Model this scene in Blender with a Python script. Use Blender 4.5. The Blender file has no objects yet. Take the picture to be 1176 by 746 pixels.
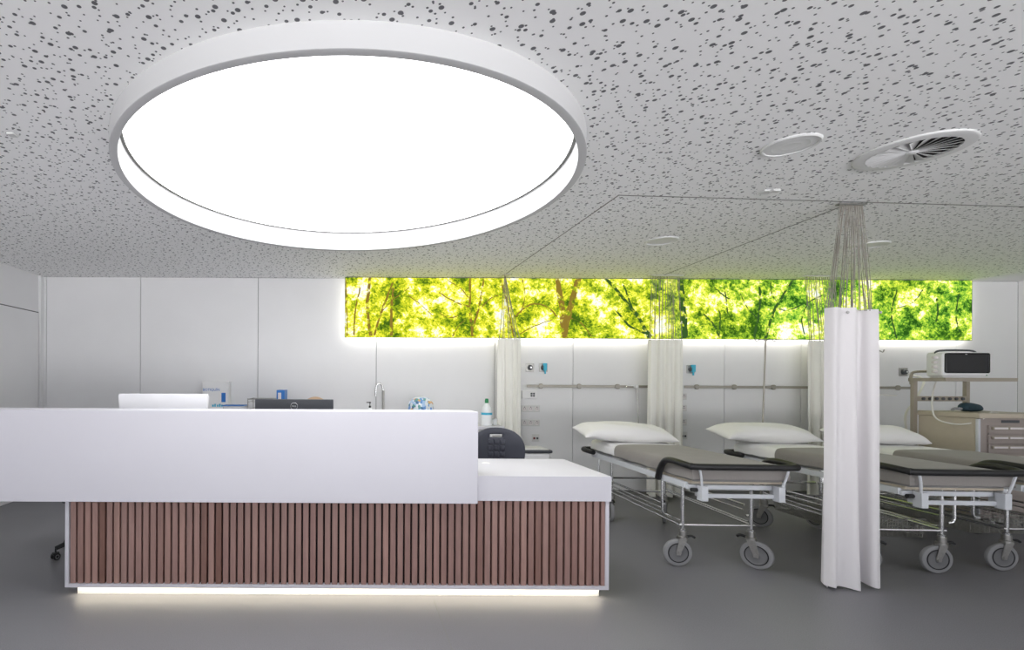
import bpy, bmesh, math, random
from mathutils import Vector, Matrix
random.seed(7)
S = bpy.context.scene
COL = S.collection
PI = math.pi

# ------------------------------------------------------------------ camera
F_PX, PX, PY, ROLL = 565.0, 405.0, 438.0, 0.005
cd = bpy.data.cameras.new('camera'); cam = bpy.data.objects.new('camera', cd); COL.objects.link(cam)
cd.sensor_width = 36; cd.lens = 36 * F_PX / 1176
cd.shift_x = (588 - PX) / 1176; cd.shift_y = -(373 - PY) / 1176
cam.location = (0, 0, 1.35); cam.rotation_mode = 'XYZ'
cam.rotation_euler = (Matrix.Rotation(-ROLL, 3, 'Y') @ Matrix.Rotation(PI / 2, 3, 'X')).to_euler()
cd.clip_start = 0.05
S.camera = cam
# ------------------------------------------------------------------ view / world / room lights
S.view_settings.view_transform = 'Standard'; S.view_settings.look = 'None'
S.view_settings.exposure = 0.0; S.view_settings.gamma = 1.0; S.view_settings.use_curve_mapping = False
w = bpy.data.worlds.new('world'); S.world = w; w.use_nodes = True
# added fill light through the open rear side: brighter below to lift the ceiling
wn_, wl_ = w.node_tree.nodes, w.node_tree.links
tc_ = wn_.new('ShaderNodeTexCoord'); sx_ = wn_.new('ShaderNodeSeparateXYZ'); wl_.new(tc_.outputs['Generated'], sx_.inputs[0])
cr_ = wn_.new('ShaderNodeValToRGB'); mr_ = wn_.new('ShaderNodeMapRange'); mr_.inputs[1].default_value = -1
wl_.new(sx_.outputs[2], mr_.inputs[0]); wl_.new(mr_.outputs[0], cr_.inputs[0])
cr_.color_ramp.elements[0].position = .49; cr_.color_ramp.elements[0].color = (.99, .985, 1, 1)
cr_.color_ramp.elements[1].position = .51; cr_.color_ramp.elements[1].color = (.10, .105, .12, 1)
wl_.new(cr_.outputs[0], wn_['Background'].inputs[0]); wn_['Background'].inputs[1].default_value = 5.8
RING_POWER = 5.0      # emission of the big round diffuser
MURAL_POWER = 1.3
HALO_POWER = 15.0
PLINTH_POWER = 11.0
def area(name, loc, rot, sx, sy, power, color=(1, 1, 1), shape='RECTANGLE'):
    l = bpy.data.lights.new(name, 'AREA'); l.shape = shape; l.size = sx
    if shape in ('RECTANGLE', 'ELLIPSE'): l.size_y = sy
    l.energy = power; l.color = color
    o = bpy.data.objects.new(name, l); COL.objects.link(o); o.location = loc; o.rotation_euler = rot
    return o
# further ceiling luminaires of the same hall, behind the camera
area('rear_ceiling_lamp', (-1.0, -2.2, 2.55), (0, 0, 0), 2.4, 2.4, 45, (0.90, 0.93, 1.0), 'DISK')
area('rear_ceiling_lamp', (4.2, -1.6, 2.55), (0, 0, 0), 1.6, 1.6, 38, (0.97, 0.98, 1.0), 'DISK')

# ------------------------------------------------------------------ materials
def new_mat(name):
    m = bpy.data.materials.new(name); m.use_nodes = True
    return m, m.node_tree.nodes, m.node_tree.links, m.node_tree.nodes['Principled BSDF']
def mat(name, col, rough=0.5, metal=0.0, noise=0.0, nscale=20, bump=0.0, bscale=200, spec=0.5, emit=None, es=0, alpha=1, trans=0, sheen=0):
    m, n, l, b = new_mat(name)
    b.inputs['Base Color'].default_value = (*col, 1); b.inputs['Roughness'].default_value = rough
    b.inputs['Metallic'].default_value = metal; b.inputs['Specular IOR Level'].default_value = spec
    b.inputs['Alpha'].default_value = alpha; b.inputs['Transmission Weight'].default_value = trans
    b.inputs['Sheen Weight'].default_value = sheen
    if emit: b.inputs['Emission Color'].default_value = (*emit, 1); b.inputs['Emission Strength'].default_value = es
    tc = n.new('ShaderNodeTexCoord')
    if noise:
        t = n.new('ShaderNodeTexNoise'); t.inputs['Scale'].default_value = nscale; t.inputs['Detail'].default_value = 6
        l.new(tc.outputs['Object'], t.inputs['Vector'])
        r = n.new('ShaderNodeMapRange'); r.inputs[1].default_value = .25; r.inputs[2].default_value = .75
        r.inputs[3].default_value = 1 - noise; r.inputs[4].default_value = 1 + noise
        l.new(t.outputs['Fac'], r.inputs[0])
        h = n.new('ShaderNodeVectorMath'); h.operation = 'SCALE'; h.inputs[0].default_value = col
        l.new(r.outputs[0], h.inputs['Scale']); l.new(h.outputs[0], b.inputs['Base Color'])
    if bump:
        t = n.new('ShaderNodeTexNoise'); t.inputs['Scale'].default_value = bscale; t.inputs['Detail'].default_value = 3
        l.new(tc.outputs['Object'], t.inputs['Vector'])
        bp = n.new('ShaderNodeBump'); bp.inputs['Strength'].default_value = bump; bp.inputs['Distance'].default_value = .004
        l.new(t.outputs['Fac'], bp.inputs['Height']); l.new(bp.outputs[0], b.inputs['Normal'])
    return m
M = {}
M['wall'] = mat('white_wall_panel', (.76, .76, .768), .38, noise=.015, nscale=3)
M['seam'] = mat('dark_seam', (.10, .10, .11), .8)
M['solid'] = mat('white_solid_surface', (.64, .63, .68), .4, noise=.01, nscale=5)
M['plinth'] = mat('white_plinth', (.85, .84, .80), .5)
M['gap'] = mat('dark_backing', (.02, .015, .015), .8)
M['white'] = mat('white_plastic', (.80, .80, .80), .4)
M['socket'] = mat('socket_white', (.66, .66, .65), .4)
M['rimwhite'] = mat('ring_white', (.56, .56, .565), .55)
M['fitting'] = mat('fitting_white', (.72, .72, .72), .5)
M['chrome'] = mat('chrome', (.72, .72, .72), .2, 1)
M['steel'] = mat('brushed_steel', (.42, .41, .39), .38, 1, noise=.1, nscale=60)
M['railmetal'] = mat('wall_rail_metal', (.36, .34, .30), .45, .7)
M['frame'] = mat('bed_frame_enamel', (.60, .62, .65), .35)
M['black'] = mat('black_rubber', (.010, .010, .011), .45)
M['polyur'] = mat('dark_polyurethane', (.045, .048, .065), .5, bump=.15, bscale=300)
M['darkgrey'] = mat('dark_grey_plastic', (.06, .065, .075), .45)
M['tyre'] = mat('grey_tyre', (.27, .27, .275), .6)
M['disc'] = mat('wheel_disc', (.17, .17, .175), .45)
M['cloth'] = mat('white_cotton', (.90, .89, .88), .85, bump=.25, bscale=60, sheen=.2)
M['blanket'] = mat('grey_blanket', (.275, .255, .24), .8, noise=.05, nscale=9, bump=.3, bscale=90, sheen=.15)
M['matt'] = mat('mattress_cover', (.33, .32, .32), .7, noise=.05)
M['curtain'] = mat('curtain_cloth', (.78, .755, .765), .85, bump=.1, bscale=150, sheen=.2)
M['curtain2'] = mat('curtain_cloth_cream', (.93, .92, .86), .85, bump=.1, bscale=150, sheen=.2)
M['cord'] = mat('hanging_cord', (.27, .25, .22), .7)
M['glass_screen'] = mat('dark_screen', (.012, .012, .014), .12)
M['cart'] = mat('cart_beige', (.50, .44, .35), .45, noise=.03)
M['cartfront'] = mat('cart_taupe', (.33, .285, .26), .45)
M['cartframe'] = mat('overbridge_taupe', (.36, .32, .26), .4, .2)
M['label'] = mat('label_white', (.72, .68, .68), .6)
M['hose'] = mat('white_hose', (.72, .70, .66), .4)
M['cuff'] = mat('dark_teal_cloth', (.015, .04, .055), .75, noise=.2)
M['blue'] = mat('blue_plastic', (.02, .16, .50), .4)
M['cyan'] = mat('cyan_print', (.05, .45, .65), .5)
M['green'] = mat('green_plastic', (.02, .25, .09), .4)
M['tan'] = mat('tan_cardboard', (.62, .43, .28), .7)
M['clear'] = mat('clear_plastic', (.92, .95, .97), .15, alpha=.35)
M['bottle'] = mat('bottle_plastic', (.86, .88, .89), .25)
M['mon_white'] = mat('monitor_shell_white', (.84, .84, .86), .35)
M['mon_dark'] = mat('monitor_shell_dark', (.035, .038, .045), .45)
M['track'] = mat('track_grey', (.20, .20, .19), .6)
M['red'] = mat('dark_red_port', (.15, .02, .02), .5)

def emat(name, col, s):
    m = bpy.data.materials.new(name); m.use_nodes = True; n = m.node_tree.nodes; n.clear()
    e = n.new('ShaderNodeEmission'); e.inputs[0].default_value = (*col, 1); e.inputs[1].default_value = s
    o = n.new('ShaderNodeOutputMaterial'); m.node_tree.links.new(e.outputs[0], o.inputs[0]); return m
M['diffuser'] = emat('light_diffuser', (.985, .99, 1.0), RING_POWER)
M['halo'] = emat('led_halo', (1.0, .97, .86), HALO_POWER)
M['plinthled'] = emat('led_plinth', (1.0, .90, .70), PLINTH_POWER)

def ceiling_mat():
    m, n, l, b = new_mat('perforated_ceiling'); b.inputs['Roughness'].default_value = .9
    tc = n.new('ShaderNodeTexCoord'); prev = None
    for i, (s, r) in enumerate(((9.5, .0096), (11.5, .0073), (15.5, .0045), (16.5, .0036))):
        mp = n.new('ShaderNodeMapping'); mp.inputs['Location'].default_value = (i * 3.71, i * 1.93, 0)
        mp.inputs['Rotation'].default_value = (0, 0, i * .6)
        l.new(tc.outputs['Object'], mp.inputs[0])
        v = n.new('ShaderNodeTexVoronoi'); v.voronoi_dimensions = '2D'; v.inputs['Scale'].default_value = s; v.inputs['Randomness'].default_value = .9
        l.new(mp.outputs[0], v.inputs['Vector'])
        q = n.new('ShaderNodeMapRange'); q.inputs[1].default_value = r * s * 1.08; q.inputs[2].default_value = r * s * .92
        l.new(v.outputs['Distance'], q.inputs[0])
        if prev is None: prev = q.outputs[0]
        else:
            x = n.new('ShaderNodeMath'); x.operation = 'MAXIMUM'; l.new(prev, x.inputs[0]); l.new(q.outputs[0], x.inputs[1]); prev = x.outputs[0]
    mx = n.new('ShaderNodeMix'); mx.data_type = 'RGBA'; l.new(prev, mx.inputs['Factor'])
    mx.inputs['A'].default_value = (.93, .93, .925, 1); mx.inputs['B'].default_value = (.14, .14, .15, 1)
    l.new(mx.outputs['Result'], b.inputs['Base Color'])
    inv = n.new('ShaderNodeMath'); inv.operation = 'SUBTRACT'; inv.inputs[0].default_value = 1; l.new(prev, inv.inputs[1])
    bp = n.new('ShaderNodeBump'); bp.inputs['Strength'].default_value = .6; bp.inputs['Distance'].default_value = .006
    l.new(inv.outputs[0], bp.inputs['Height']); l.new(bp.outputs[0], b.inputs['Normal'])
    return m
M['ceiling'] = ceiling_mat()

def floor_mat():
    m, n, l, b = new_mat('grey_vinyl_floor'); b.inputs['Roughness'].default_value = .42
    b.inputs['Specular IOR Level'].default_value = .4
    tc = n.new('ShaderNodeTexCoord')
    t = n.new('ShaderNodeTexNoise'); t.inputs['Scale'].default_value = 220; t.inputs['Detail'].default_value = 4
    t2 = n.new('ShaderNodeTexNoise'); t2.inputs['Scale'].default_value = 1.2; t2.inputs['Detail'].default_value = 5
    l.new(tc.outputs['Object'], t.inputs['Vector']); l.new(tc.outputs['Object'], t2.inputs['Vector'])
    r = n.new('ShaderNodeValToRGB'); e = r.color_ramp.elements
    e[0].position = .3; e[0].color = (.15, .148, .158, 1); e[1].position = .7; e[1].color = (.225, .222, .236, 1)
    l.new(t.outputs['Fac'], r.inputs[0])
    q = n.new('ShaderNodeMapRange'); q.inputs[3].default_value = .9; q.inputs[4].default_value = 1.1; l.new(t2.outputs['Fac'], q.inputs[0])
    h = n.new('ShaderNodeVectorMath'); h.operation = 'SCALE'; l.new(r.outputs[0], h.inputs[0]); l.new(q.outputs[0], h.inputs['Scale'])
    l.new(h.outputs[0], b.inputs['Base Color'])
    return m
M['floor'] = floor_mat()

SLAT_X0, SLAT_STEP, SLAT_W, SLAT_N = -1.7615, .0455, .0335, 74
def slat_mat():
    m, n, l, b = new_mat('walnut_slat_wood'); b.inputs['Roughness'].default_value = .5
    tc = n.new('ShaderNodeTexCoord'); sx = n.new('ShaderNodeSeparateXYZ'); l.new(tc.outputs['Object'], sx.inputs[0])
    a = n.new('ShaderNodeMath'); a.operation = 'SUBTRACT'; a.inputs[1].default_value = SLAT_X0 - .006; l.new(sx.outputs[0], a.inputs[0])
    d = n.new('ShaderNodeMath'); d.operation = 'DIVIDE'; d.inputs[1].default_value = SLAT_STEP; l.new(a.outputs[0], d.inputs[0])
    f = n.new('ShaderNodeMath'); f.operation = 'FLOOR'; l.new(d.outputs[0], f.inputs[0])
    wn = n.new('ShaderNodeTexWhiteNoise'); wn.noise_dimensions = '1D'; l.new(f.outputs[0], wn.inputs['W'])
    r = n.new('ShaderNodeValToRGB'); e = r.color_ramp.elements
    e[0].position = 0; e[0].color = (.19, .095, .072, 1); e[1].position = 1; e[1].color = (.37, .22, .185, 1)
    k = e.new(.1); k.color = (.285, .165, .142, 1); k = e.new(.6); k.color = (.32, .195, .17, 1)
    l.new(wn.outputs['Value'], r.inputs[0])
    mp = n.new('ShaderNodeMapping'); mp.inputs['Scale'].default_value = (90, 90, 5); l.new(tc.outputs['Object'], mp.inputs[0])
    off = n.new('ShaderNodeVectorMath'); off.operation = 'ADD'; l.new(mp.outputs[0], off.inputs[0]); l.new(wn.outputs['Color'], off.inputs[1])
    t = n.new('ShaderNodeTexNoise'); t.inputs['Scale'].default_value = 1; t.inputs['Detail'].default_value = 5; l.new(off.outputs[0], t.inputs['Vector'])
    q = n.new('ShaderNodeMapRange'); q.inputs[3].default_value = .72; q.inputs[4].default_value = 1.28; l.new(t.outputs['Fac'], q.inputs[0])
    h = n.new('ShaderNodeVectorMath'); h.operation = 'SCALE'; l.new(r.outputs[0], h.inputs[0]); l.new(q.outputs[0], h.inputs['Scale'])
    l.new(h.outputs[0], b.inputs['Base Color'])
    return m
M['slat'] = slat_mat()

def foliage_nodes(n, l, branch=False):
    tc = n.new('ShaderNodeTexCoord')
    sx = n.new('ShaderNodeSeparateXYZ'); l.new(tc.outputs['Object'], sx.inputs[0])
    flat = n.new('ShaderNodeCombineXYZ'); l.new(sx.outputs[0], flat.inputs[0]); l.new(sx.outputs[2], flat.inputs[1])
    # warp so that leaf cells are irregular
    wz = n.new('ShaderNodeTexNoise'); wz.inputs['Scale'].default_value = 22; l.new(flat.outputs[0], wz.inputs['Vector'])
    wm = n.new('ShaderNodeVectorMath'); wm.operation = 'MULTIPLY_ADD'; wm.inputs[1].default_value = (.06, .06, 0)
    l.new(wz.outputs['Color'], wm.inputs[0]); l.new(flat.outputs[0], wm.inputs[2])
    n1 = n.new('ShaderNodeTexNoise'); n1.inputs['Scale'].default_value = 3.2; n1.inputs['Detail'].default_value = 7; n1.inputs['Roughness'].default_value = .72
    l.new(flat.outputs[0], n1.inputs['Vector'])
    v = n.new('ShaderNodeTexVoronoi'); v.voronoi_dimensions = '2D'; v.inputs['Scale'].default_value = 58; l.new(wm.outputs[0], v.inputs['Vector'])
    vs = n.new('ShaderNodeSeparateColor'); l.new(v.outputs['Color'], vs.inputs[0])
    v2 = n.new('ShaderNodeTexVoronoi'); v2.voronoi_dimensions = '2D'; v2.inputs['Scale'].default_value = 17; l.new(wm.outputs[0], v2.inputs['Vector'])
    vs2 = n.new('ShaderNodeSeparateColor'); l.new(v2.outputs['Color'], vs2.inputs[0])
    def ma(a, k, c):
        x = n.new('ShaderNodeMath'); x.operation = 'MULTIPLY_ADD'; l.new(a, x.inputs[0]); x.inputs[1].default_value = k
        if hasattr(c, 'type') or not isinstance(c, float): l.new(c, x.inputs[2])
        else: x.inputs[2].default_value = c
        return x.outputs[0]
    s = ma(n1.outputs['Fac'], 2.7, -1.06)
    s = ma(vs.outputs[0], .24, s); s = ma(vs2.outputs[0], .14, s)
    # the print is yellower at its left, greener at its right
    g = n.new('ShaderNodeMapRange'); g.inputs[1].default_value = 0; g.inputs[2].default_value = 7.3; g.inputs[3].default_value = .05; g.inputs[4].default_value = -.04
    l.new(sx.outputs[0], g.inputs[0]); s2 = n.new('ShaderNodeMath'); s2.operation = 'ADD'; l.new(s, s2.inputs[0]); l.new(g.outputs[0], s2.inputs[1])
    r = n.new('ShaderNodeValToRGB'); e = r.color_ramp.elements
    e[0].position = .16; e[0].color = (.05, .11, .008, 1); e[1].position = .92; e[1].color = (.95, 1, .9, 1)
    for p, c in ((.30, (.18, .28, .012)), (.42, (.40, .48, .015)), (.54, (.70, .69, .03)), (.65, (.88, .85, .09)), (.74, (.95, .93, .5))):
        k = e.new(p); k.color = (*c, 1)
    l.new(s2.outputs[0], r.inputs[0])
    r2 = n.new('ShaderNodeValToRGB'); e = r2.color_ramp.elements
    e[0].position = .16; e[0].color = (.012, .075, .008, 1); e[1].position = .92; e[1].color = (.93, 1, .92, 1)
    for p, c in ((.30, (.07, .24, .025)), (.42, (.20, .46, .04)), (.53, (.46, .68, .06)), (.64, (.80, .84, .10)), (.73, (.92, .95, .5))):
        k = e.new(p); k.color = (*c, 1)
    l.new(s2.outputs[0], r2.inputs[0])
    n3 = n.new('ShaderNodeTexNoise'); n3.inputs['Scale'].default_value = 1.6; n3.inputs['Detail'].default_value = 3; l.new(flat.outputs[0], n3.inputs['Vector'])
    g2 = n.new('ShaderNodeMapRange'); g2.inputs[1].default_value = 1.5; g2.inputs[2].default_value = 5.0; g2.inputs[3].default_value = -.9; g2.inputs[4].default_value = .1
    l.new(sx.outputs[0], g2.inputs[0])
    f = n.new('ShaderNodeMath'); f.operation = 'MULTIPLY_ADD'; f.use_clamp = True; l.new(n3.outputs['Fac'], f.inputs[0]); f.inputs[1].default_value = 1.35; l.new(g2.outputs[0], f.inputs[2])
    mx = n.new('ShaderNodeMix'); mx.data_type = 'RGBA'; l.new(f.outputs[0], mx.inputs['Factor'])
    l.new(r.outputs[0], mx.inputs['A']); l.new(r2.outputs[0], mx.inputs['B'])
    return mx.outputs['Result'], vs2.outputs[1], flat
def mural_mat():
    m = bpy.data.materials.new('backlit_foliage_print'); m.use_nodes = True; n = m.node_tree.nodes; l = m.node_tree.links; n.clear()
    c, _, _ = foliage_nodes(n, l)
    e = n.new('ShaderNodeEmission'); e.inputs[1].default_value = MURAL_POWER; l.new(c, e.inputs[0])
    o = n.new('ShaderNodeOutputMaterial'); l.new(e.outputs[0], o.inputs[0]); return m
M['mural'] = mural_mat()
def branch_mat(name, col):
    m = bpy.data.materials.new(name); m.use_nodes = True; n = m.node_tree.nodes; l = m.node_tree.links; n.clear()
    c, k, flat = foliage_nodes(n, l)
    t = n.new('ShaderNodeTexNoise'); t.inputs['Scale'].default_value = 14; t.inputs['Detail'].default_value = 5; l.new(flat.outputs[0], t.inputs['Vector'])
    q = n.new('ShaderNodeMapRange'); q.inputs[1].default_value = .5; q.inputs[2].default_value = .6; q.inputs[4].default_value = .85; l.new(t.outputs['Fac'], q.inputs[0])
    mx = n.new('ShaderNodeMix'); mx.data_type = 'RGBA'; l.new(q.outputs[0], mx.inputs['Factor']); mx.inputs['A'].default_value = (*col, 1); l.new(c, mx.inputs['B'])
    e = n.new('ShaderNodeEmission'); e.inputs[1].default_value = MURAL_POWER; l.new(mx.outputs['Result'], e.inputs[0])
    o = n.new('ShaderNodeOutputMaterial'); l.new(e.outputs[0], o.inputs[0]); return m
M['branch_brown'] = branch_mat('printed_branch_brown', (.22, .15, .025))
M['branch_green'] = branch_mat('printed_branch_green', (.035, .085, .02))

def jar_mat():
    m, n, l, b = new_mat('floral_ceramic'); b.inputs['Roughness'].default_value = .3
    tc = n.new('ShaderNodeTexCoord'); v = n.new('ShaderNodeTexVoronoi'); v.inputs['Scale'].default_value = 34; l.new(tc.outputs['Object'], v.inputs['Vector'])
    s = n.new('ShaderNodeSeparateColor'); l.new(v.outputs['Color'], s.inputs[0])
    r = n.new('ShaderNodeValToRGB'); r.color_ramp.interpolation = 'CONSTANT'; e = r.color_ramp.elements
    e[0].position = 0; e[0].color = (.8, .84, .88, 1); e[1].position = .93; e[1].color = (.75, .45, .2, 1)
    for p, c in ((.35, (.45, .62, .85)), (.55, (.16, .35, .7)), (.68, (.8, .85, .9)), (.8, (.08, .2, .4)), (.87, (.15, .4, .38))):
        k = e.new(p); k.color = (*c, 1)
    l.new(s.outputs[0], r.inputs[0]); l.new(r.outputs[0], b.inputs['Base Color']); return m
M['jar'] = jar_mat()

# ------------------------------------------------------------------ geometry helpers
class MB:
    def __init__(s): s.bm = bmesh.new(); s.mi = 0
    def box(s, x0, x1, y0, y1, z0, z1, bev=0, seg=2, rot=None, piv=None, mi=0):
        g = bmesh.ops.create_cube(s.bm, size=1); vs = g['verts']
        for v in vs: v.co = Vector((x0 + (v.co.x + .5) * (x1 - x0), y0 + (v.co.y + .5) * (y1 - y0), z0 + (v.co.z + .5) * (z1 - z0)))
        fs = list({f for v in vs for f in v.link_faces})
        for f in fs: f.material_index = mi
        if bev:
            es = list({e for v in vs for e in v.link_edges})
            r = bmesh.ops.bevel(s.bm, geom=es, offset=bev, segments=seg, profile=.5, affect='EDGES')
            vs = list({v for f in r['faces'] for v in f.verts} | {v for v in vs if v.is_valid})
            for f in {f for v in vs for f in v.link_faces}: f.material_index = mi
        if rot: bmesh.ops.rotate(s.bm, verts=vs, cent=piv or Vector(((x0+x1)/2, (y0+y1)/2, (z0+z1)/2)), matrix=rot)
        return s
    def tube(s, pts, r, seg=10, closed=False, smooth_n=0, mi=0, flat=1.0):
        pts = [Vector(p) for p in pts]
        if smooth_n:
            if isinstance(r, (list, tuple)):
                r = [r[i] + (r[i + 1] - r[i]) * k / smooth_n for i in range(len(r) - 1) for k in range(smooth_n)] + [r[-1]]
            pts = catmull(pts, smooth_n)
        rings = []; n = len(pts); up = None
        for i, p in enumerate(pts):
            d = (pts[min(i + 1, n - 1)] - pts[max(i - 1, 0)]).normalized()
            if up is None:
                a = Vector((0, 0, 1)) if abs(d.z) < .9 else Vector((1, 0, 0)); up = (a - d * a.dot(d)).normalized()
            else: up = (up - d * up.dot(d)).normalized()
            sd = d.cross(up); rr = r[i] if isinstance(r, (list, tuple)) else r
            k = 1.0
            if 0 < i < n - 1:
                c = (pts[i] - pts[i-1]).normalized().dot((pts[i+1] - pts[i]).normalized()); k = 1 / max(.6, math.sqrt(max(0, (1 + c) / 2)))
            rings.append([s.bm.verts.new(p + (up * math.cos(t) * flat + sd * math.sin(t)) * rr * k) for t in [2 * PI * j / seg for j in range(seg)]])
        for a, b in zip(rings, rings[1:]):
            for j in range(seg):
                f = s.bm.faces.new((a[j], a[(j + 1) % seg], b[(j + 1) % seg], b[j])); f.material_index = mi
        s.bm.faces.new(rings[0][::-1]).material_index = mi; s.bm.faces.new(rings[-1]).material_index = mi
        return s
    def lathe(s, prof, c=(0, 0, 0), axis='Z', seg=32, mat4=None, mi=0):
        """prof: list of (r, h)"""
        rings = []
        def P(r, h, t):
            a, b = r * math.cos(t), r * math.sin(t)
            v = Vector((a, b, h)) if axis == 'Z' else (Vector((a, h, b)) if axis == 'Y' else Vector((h, a, b)))
            v += Vector(c)
            return mat4 @ v if mat4 else v
        for r, h in prof:
            if r < 1e-6: rings.append([s.bm.verts.new(P(0, h, 0))])
            else: rings.append([s.bm.verts.new(P(r, h, 2 * PI * j / seg)) for j in range(seg)])
        for a, b in zip(rings, rings[1:]):
            for j in range(seg):
                k = (j + 1) % seg
                if len(a) == 1 and len(b) == 1: continue
                if len(a) == 1: f = s.bm.faces.new((a[0], b[j], b[k]))
                elif len(b) == 1: f = s.bm.faces.new((a[j], a[k], b[0]))
                else: f = s.bm.faces.new((a[j], a[k], b[k], b[j]))
                f.material_index = mi
        return s
    def poly(s, pts, z0, z1, mi=0, axis='Z'):
        def q(p, z): return Vector((p[0], p[1], z)) if axis == 'Z' else (Vector((p[0], z, p[1])) if axis == 'Y' else Vector((z, p[0], p[1])))
        a = [s.bm.verts.new(q(p, z0)) for p in pts]; b = [s.bm.verts.new(q(p, z1)) for p in pts]
        s.bm.faces.new(a[::-1]).material_index = mi; s.bm.faces.new(b).material_index = mi
        n = len(pts)
        for j in range(n): s.bm.faces.new((a[j], a[(j + 1) % n], b[(j + 1) % n], b[j])).material_index = mi
        return s
    def build(s, name, m, parent=None, sharp=38, recalc=True, subd=0, flat=False):
        if recalc: bmesh.ops.recalc_face_normals(s.bm, faces=s.bm.faces)
        for e in s.bm.edges:
            e.smooth = not (len(e.link_faces) != 2 or e.calc_face_angle(0) > math.radians(sharp))
        for f in s.bm.faces: f.smooth = not flat
        me = bpy.data.meshes.new(name); s.bm.to_mesh(me); s.bm.free()
        for q in (m if isinstance(m, (list, tuple)) else [m]): me.materials.append(M[q])
        o = bpy.data.objects.new(name, me); COL.objects.link(o)
        if parent: o.parent = parent
        if not flat and sharp < 60:
            wn = o.modifiers.new('weighted_normals', 'WEIGHTED_NORMAL'); wn.keep_sharp = True
        if subd:
            d = o.modifiers.new('subdivision', 'SUBSURF'); d.levels = subd; d.render_levels = subd
        return o
def catmull(p, n):
    out = []
    for i in range(len(p) - 1):
        a, b, c, d = p[max(i - 1, 0)], p[i], p[i + 1], p[min(i + 2, len(p) - 1)]
        for k in range(n):
            t = k / n
            out.append(.5 * ((2 * b) + (c - a) * t + (2 * a - 5 * b + 4 * c - d) * t * t + (3 * b - a - 3 * c + d) * t ** 3))
    return out + [p[-1]]
def tag(o, label, cat, group=None):
    o['label'] = label; o['category'] = cat
    if group: o['group'] = group
    return o
def thing(name, label, cat, loc=(0, 0, 0), rz=0, group=None):
    o = bpy.data.objects.new(name, None); COL.objects.link(o); o.empty_display_size = .1
    o.location = loc; o.rotation_euler = (0, 0, rz); return tag(o, label, cat, group)
def struct(o): o['kind'] = 'structure'; return o
def copy_tree(o, parent=None):
    c = o.copy(); COL.objects.link(c)
    if parent: c.parent = parent
    for ch in o.children: copy_tree(ch, c)
    return c
def RZ(a): return Matrix.Rotation(a, 3, 'Z')
def lab(o, t): o['label'] = t; return o
def text(name, s, size, loc, rot, m, parent=None, ext=.001):
    cu = bpy.data.curves.new(name, 'FONT'); cu.body = s; cu.size = size; cu.extrude = ext; cu.align_x = 'CENTER'; cu.align_y = 'CENTER'
    t = bpy.data.objects.new(name, cu); COL.objects.link(t)
    dg = bpy.context.evaluated_depsgraph_get(); me = bpy.data.meshes.new_from_object(t.evaluated_get(dg))
    bpy.data.objects.remove(t); o = bpy.data.objects.new(name, me); COL.objects.link(o); me.materials.clear(); me.materials.append(M[m])
    o.location = loc; o.rotation_euler = rot
    if parent: o.parent = parent
    return o

# ------------------------------------------------------------------ room
XL, XR, YB, YF, H = -3.76, 8.03, 5.94, -3.2, 2.6
struct(MB().box(XL - .2, XR + .2, YF - .2, YB + .2, -.12, 0).build('floor', 'floor'))
RC, RR = (-.03, 3.02), 1.315      # big round light
def ceiling_mesh():
    b = MB(); bm = b.bm; x0, x1, y0, y1 = XL - .1, 7.42, YF - .1, YB + .1
    hole = 1.285
    angs = sorted([2 * PI * i / 128 - PI for i in range(128)] + [math.atan2(y - RC[1], x - RC[0]) for x in (x0, x1) for y in (y0, y1)])
    def edge(a):
        dx, dy = math.cos(a), math.sin(a); t = 1e9
        if dx > 1e-9: t = min(t, (x1 - RC[0]) / dx)
        if dx < -1e-9: t = min(t, (x0 - RC[0]) / dx)
        if dy > 1e-9: t = min(t, (y1 - RC[1]) / dy)
        if dy < -1e-9: t = min(t, (y0 - RC[1]) / dy)
        return (RC[0] + dx * t, RC[1] + dy * t)
    R = [[bm.verts.new((RC[0] + hole * math.cos(a), RC[1] + hole * math.sin(a), z)) for a in angs] for z in (H, H + .05)]
    E = [[bm.verts.new((*edge(a), z)) for a in angs] for z in (H, H + .05)]
    n = len(angs)
    for i in range(n):
        j = (i + 1) % n
        bm.faces.new((R[0][i], R[0][j], E[0][j], E[0][i])); bm.faces.new((R[1][i], E[1][i], E[1][j], R[1][j]))
        bm.faces.new((R[0][i], R[1][i], R[1][j], R[0][j])); bm.faces.new((E[0][i], E[0][j], E[1][j], E[1][i]))
    return b
struct(ceiling_mesh().build('ceiling', 'ceiling'))
struct(MB().box(7.42, XR + .1, YF - .1, YB + .1, H, H + .06).build('ceiling_border', 'wall'))

# back wall: panels with recessed dark seams
seams = [-3.7, -2.565, -1.146, .284, 1.714, 2.66, 3.564, 4.489, 5.414, 6.35, 7.286]
bw = struct(MB().box(XL - .2, XR + .2, YB + .012, YB + .2, 0, H).build('wall_back', 'seam'))
xs = [XL] + seams + [XR]
for a, c in zip(xs, xs[1:]):
    p = MB().box(a + .003, c - .003, YB, YB + .014, .0, H - .004, .0015, 1).build('wall_panel', 'wall', bw)
lw = struct(MB().box(XL - .2, XL, YF, YB, 0, H).build('wall_left', 'wall'))
MB().box(XL - .001, XL + .03, YB - .06, YB - .002, 0, H - .004).build('corner_post', 'wall', lw)
dr = struct(MB().box(XL, XL + .012, 3.4, YB - .075, .004, 2.15, .001, 1).build('door_1', 'wall'))
MB().box(XL - .002, XL + .004, 3.385, YB - .062, .0, 2.162).build('door_gap', 'seam', dr)
MB().box(XL + .012, XL + .05, 3.5, 3.62, 1.02, 1.04, .004).build('door_handle', 'steel', dr)
struct(MB().box(XR, XR + .2, YF, YB, 0, H).build('wall_right', 'wall'))
struct(MB().box(XL + .001, XL + .008, YF, YB - .08, 0, .004).build('trim_1', 'seam'))
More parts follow.
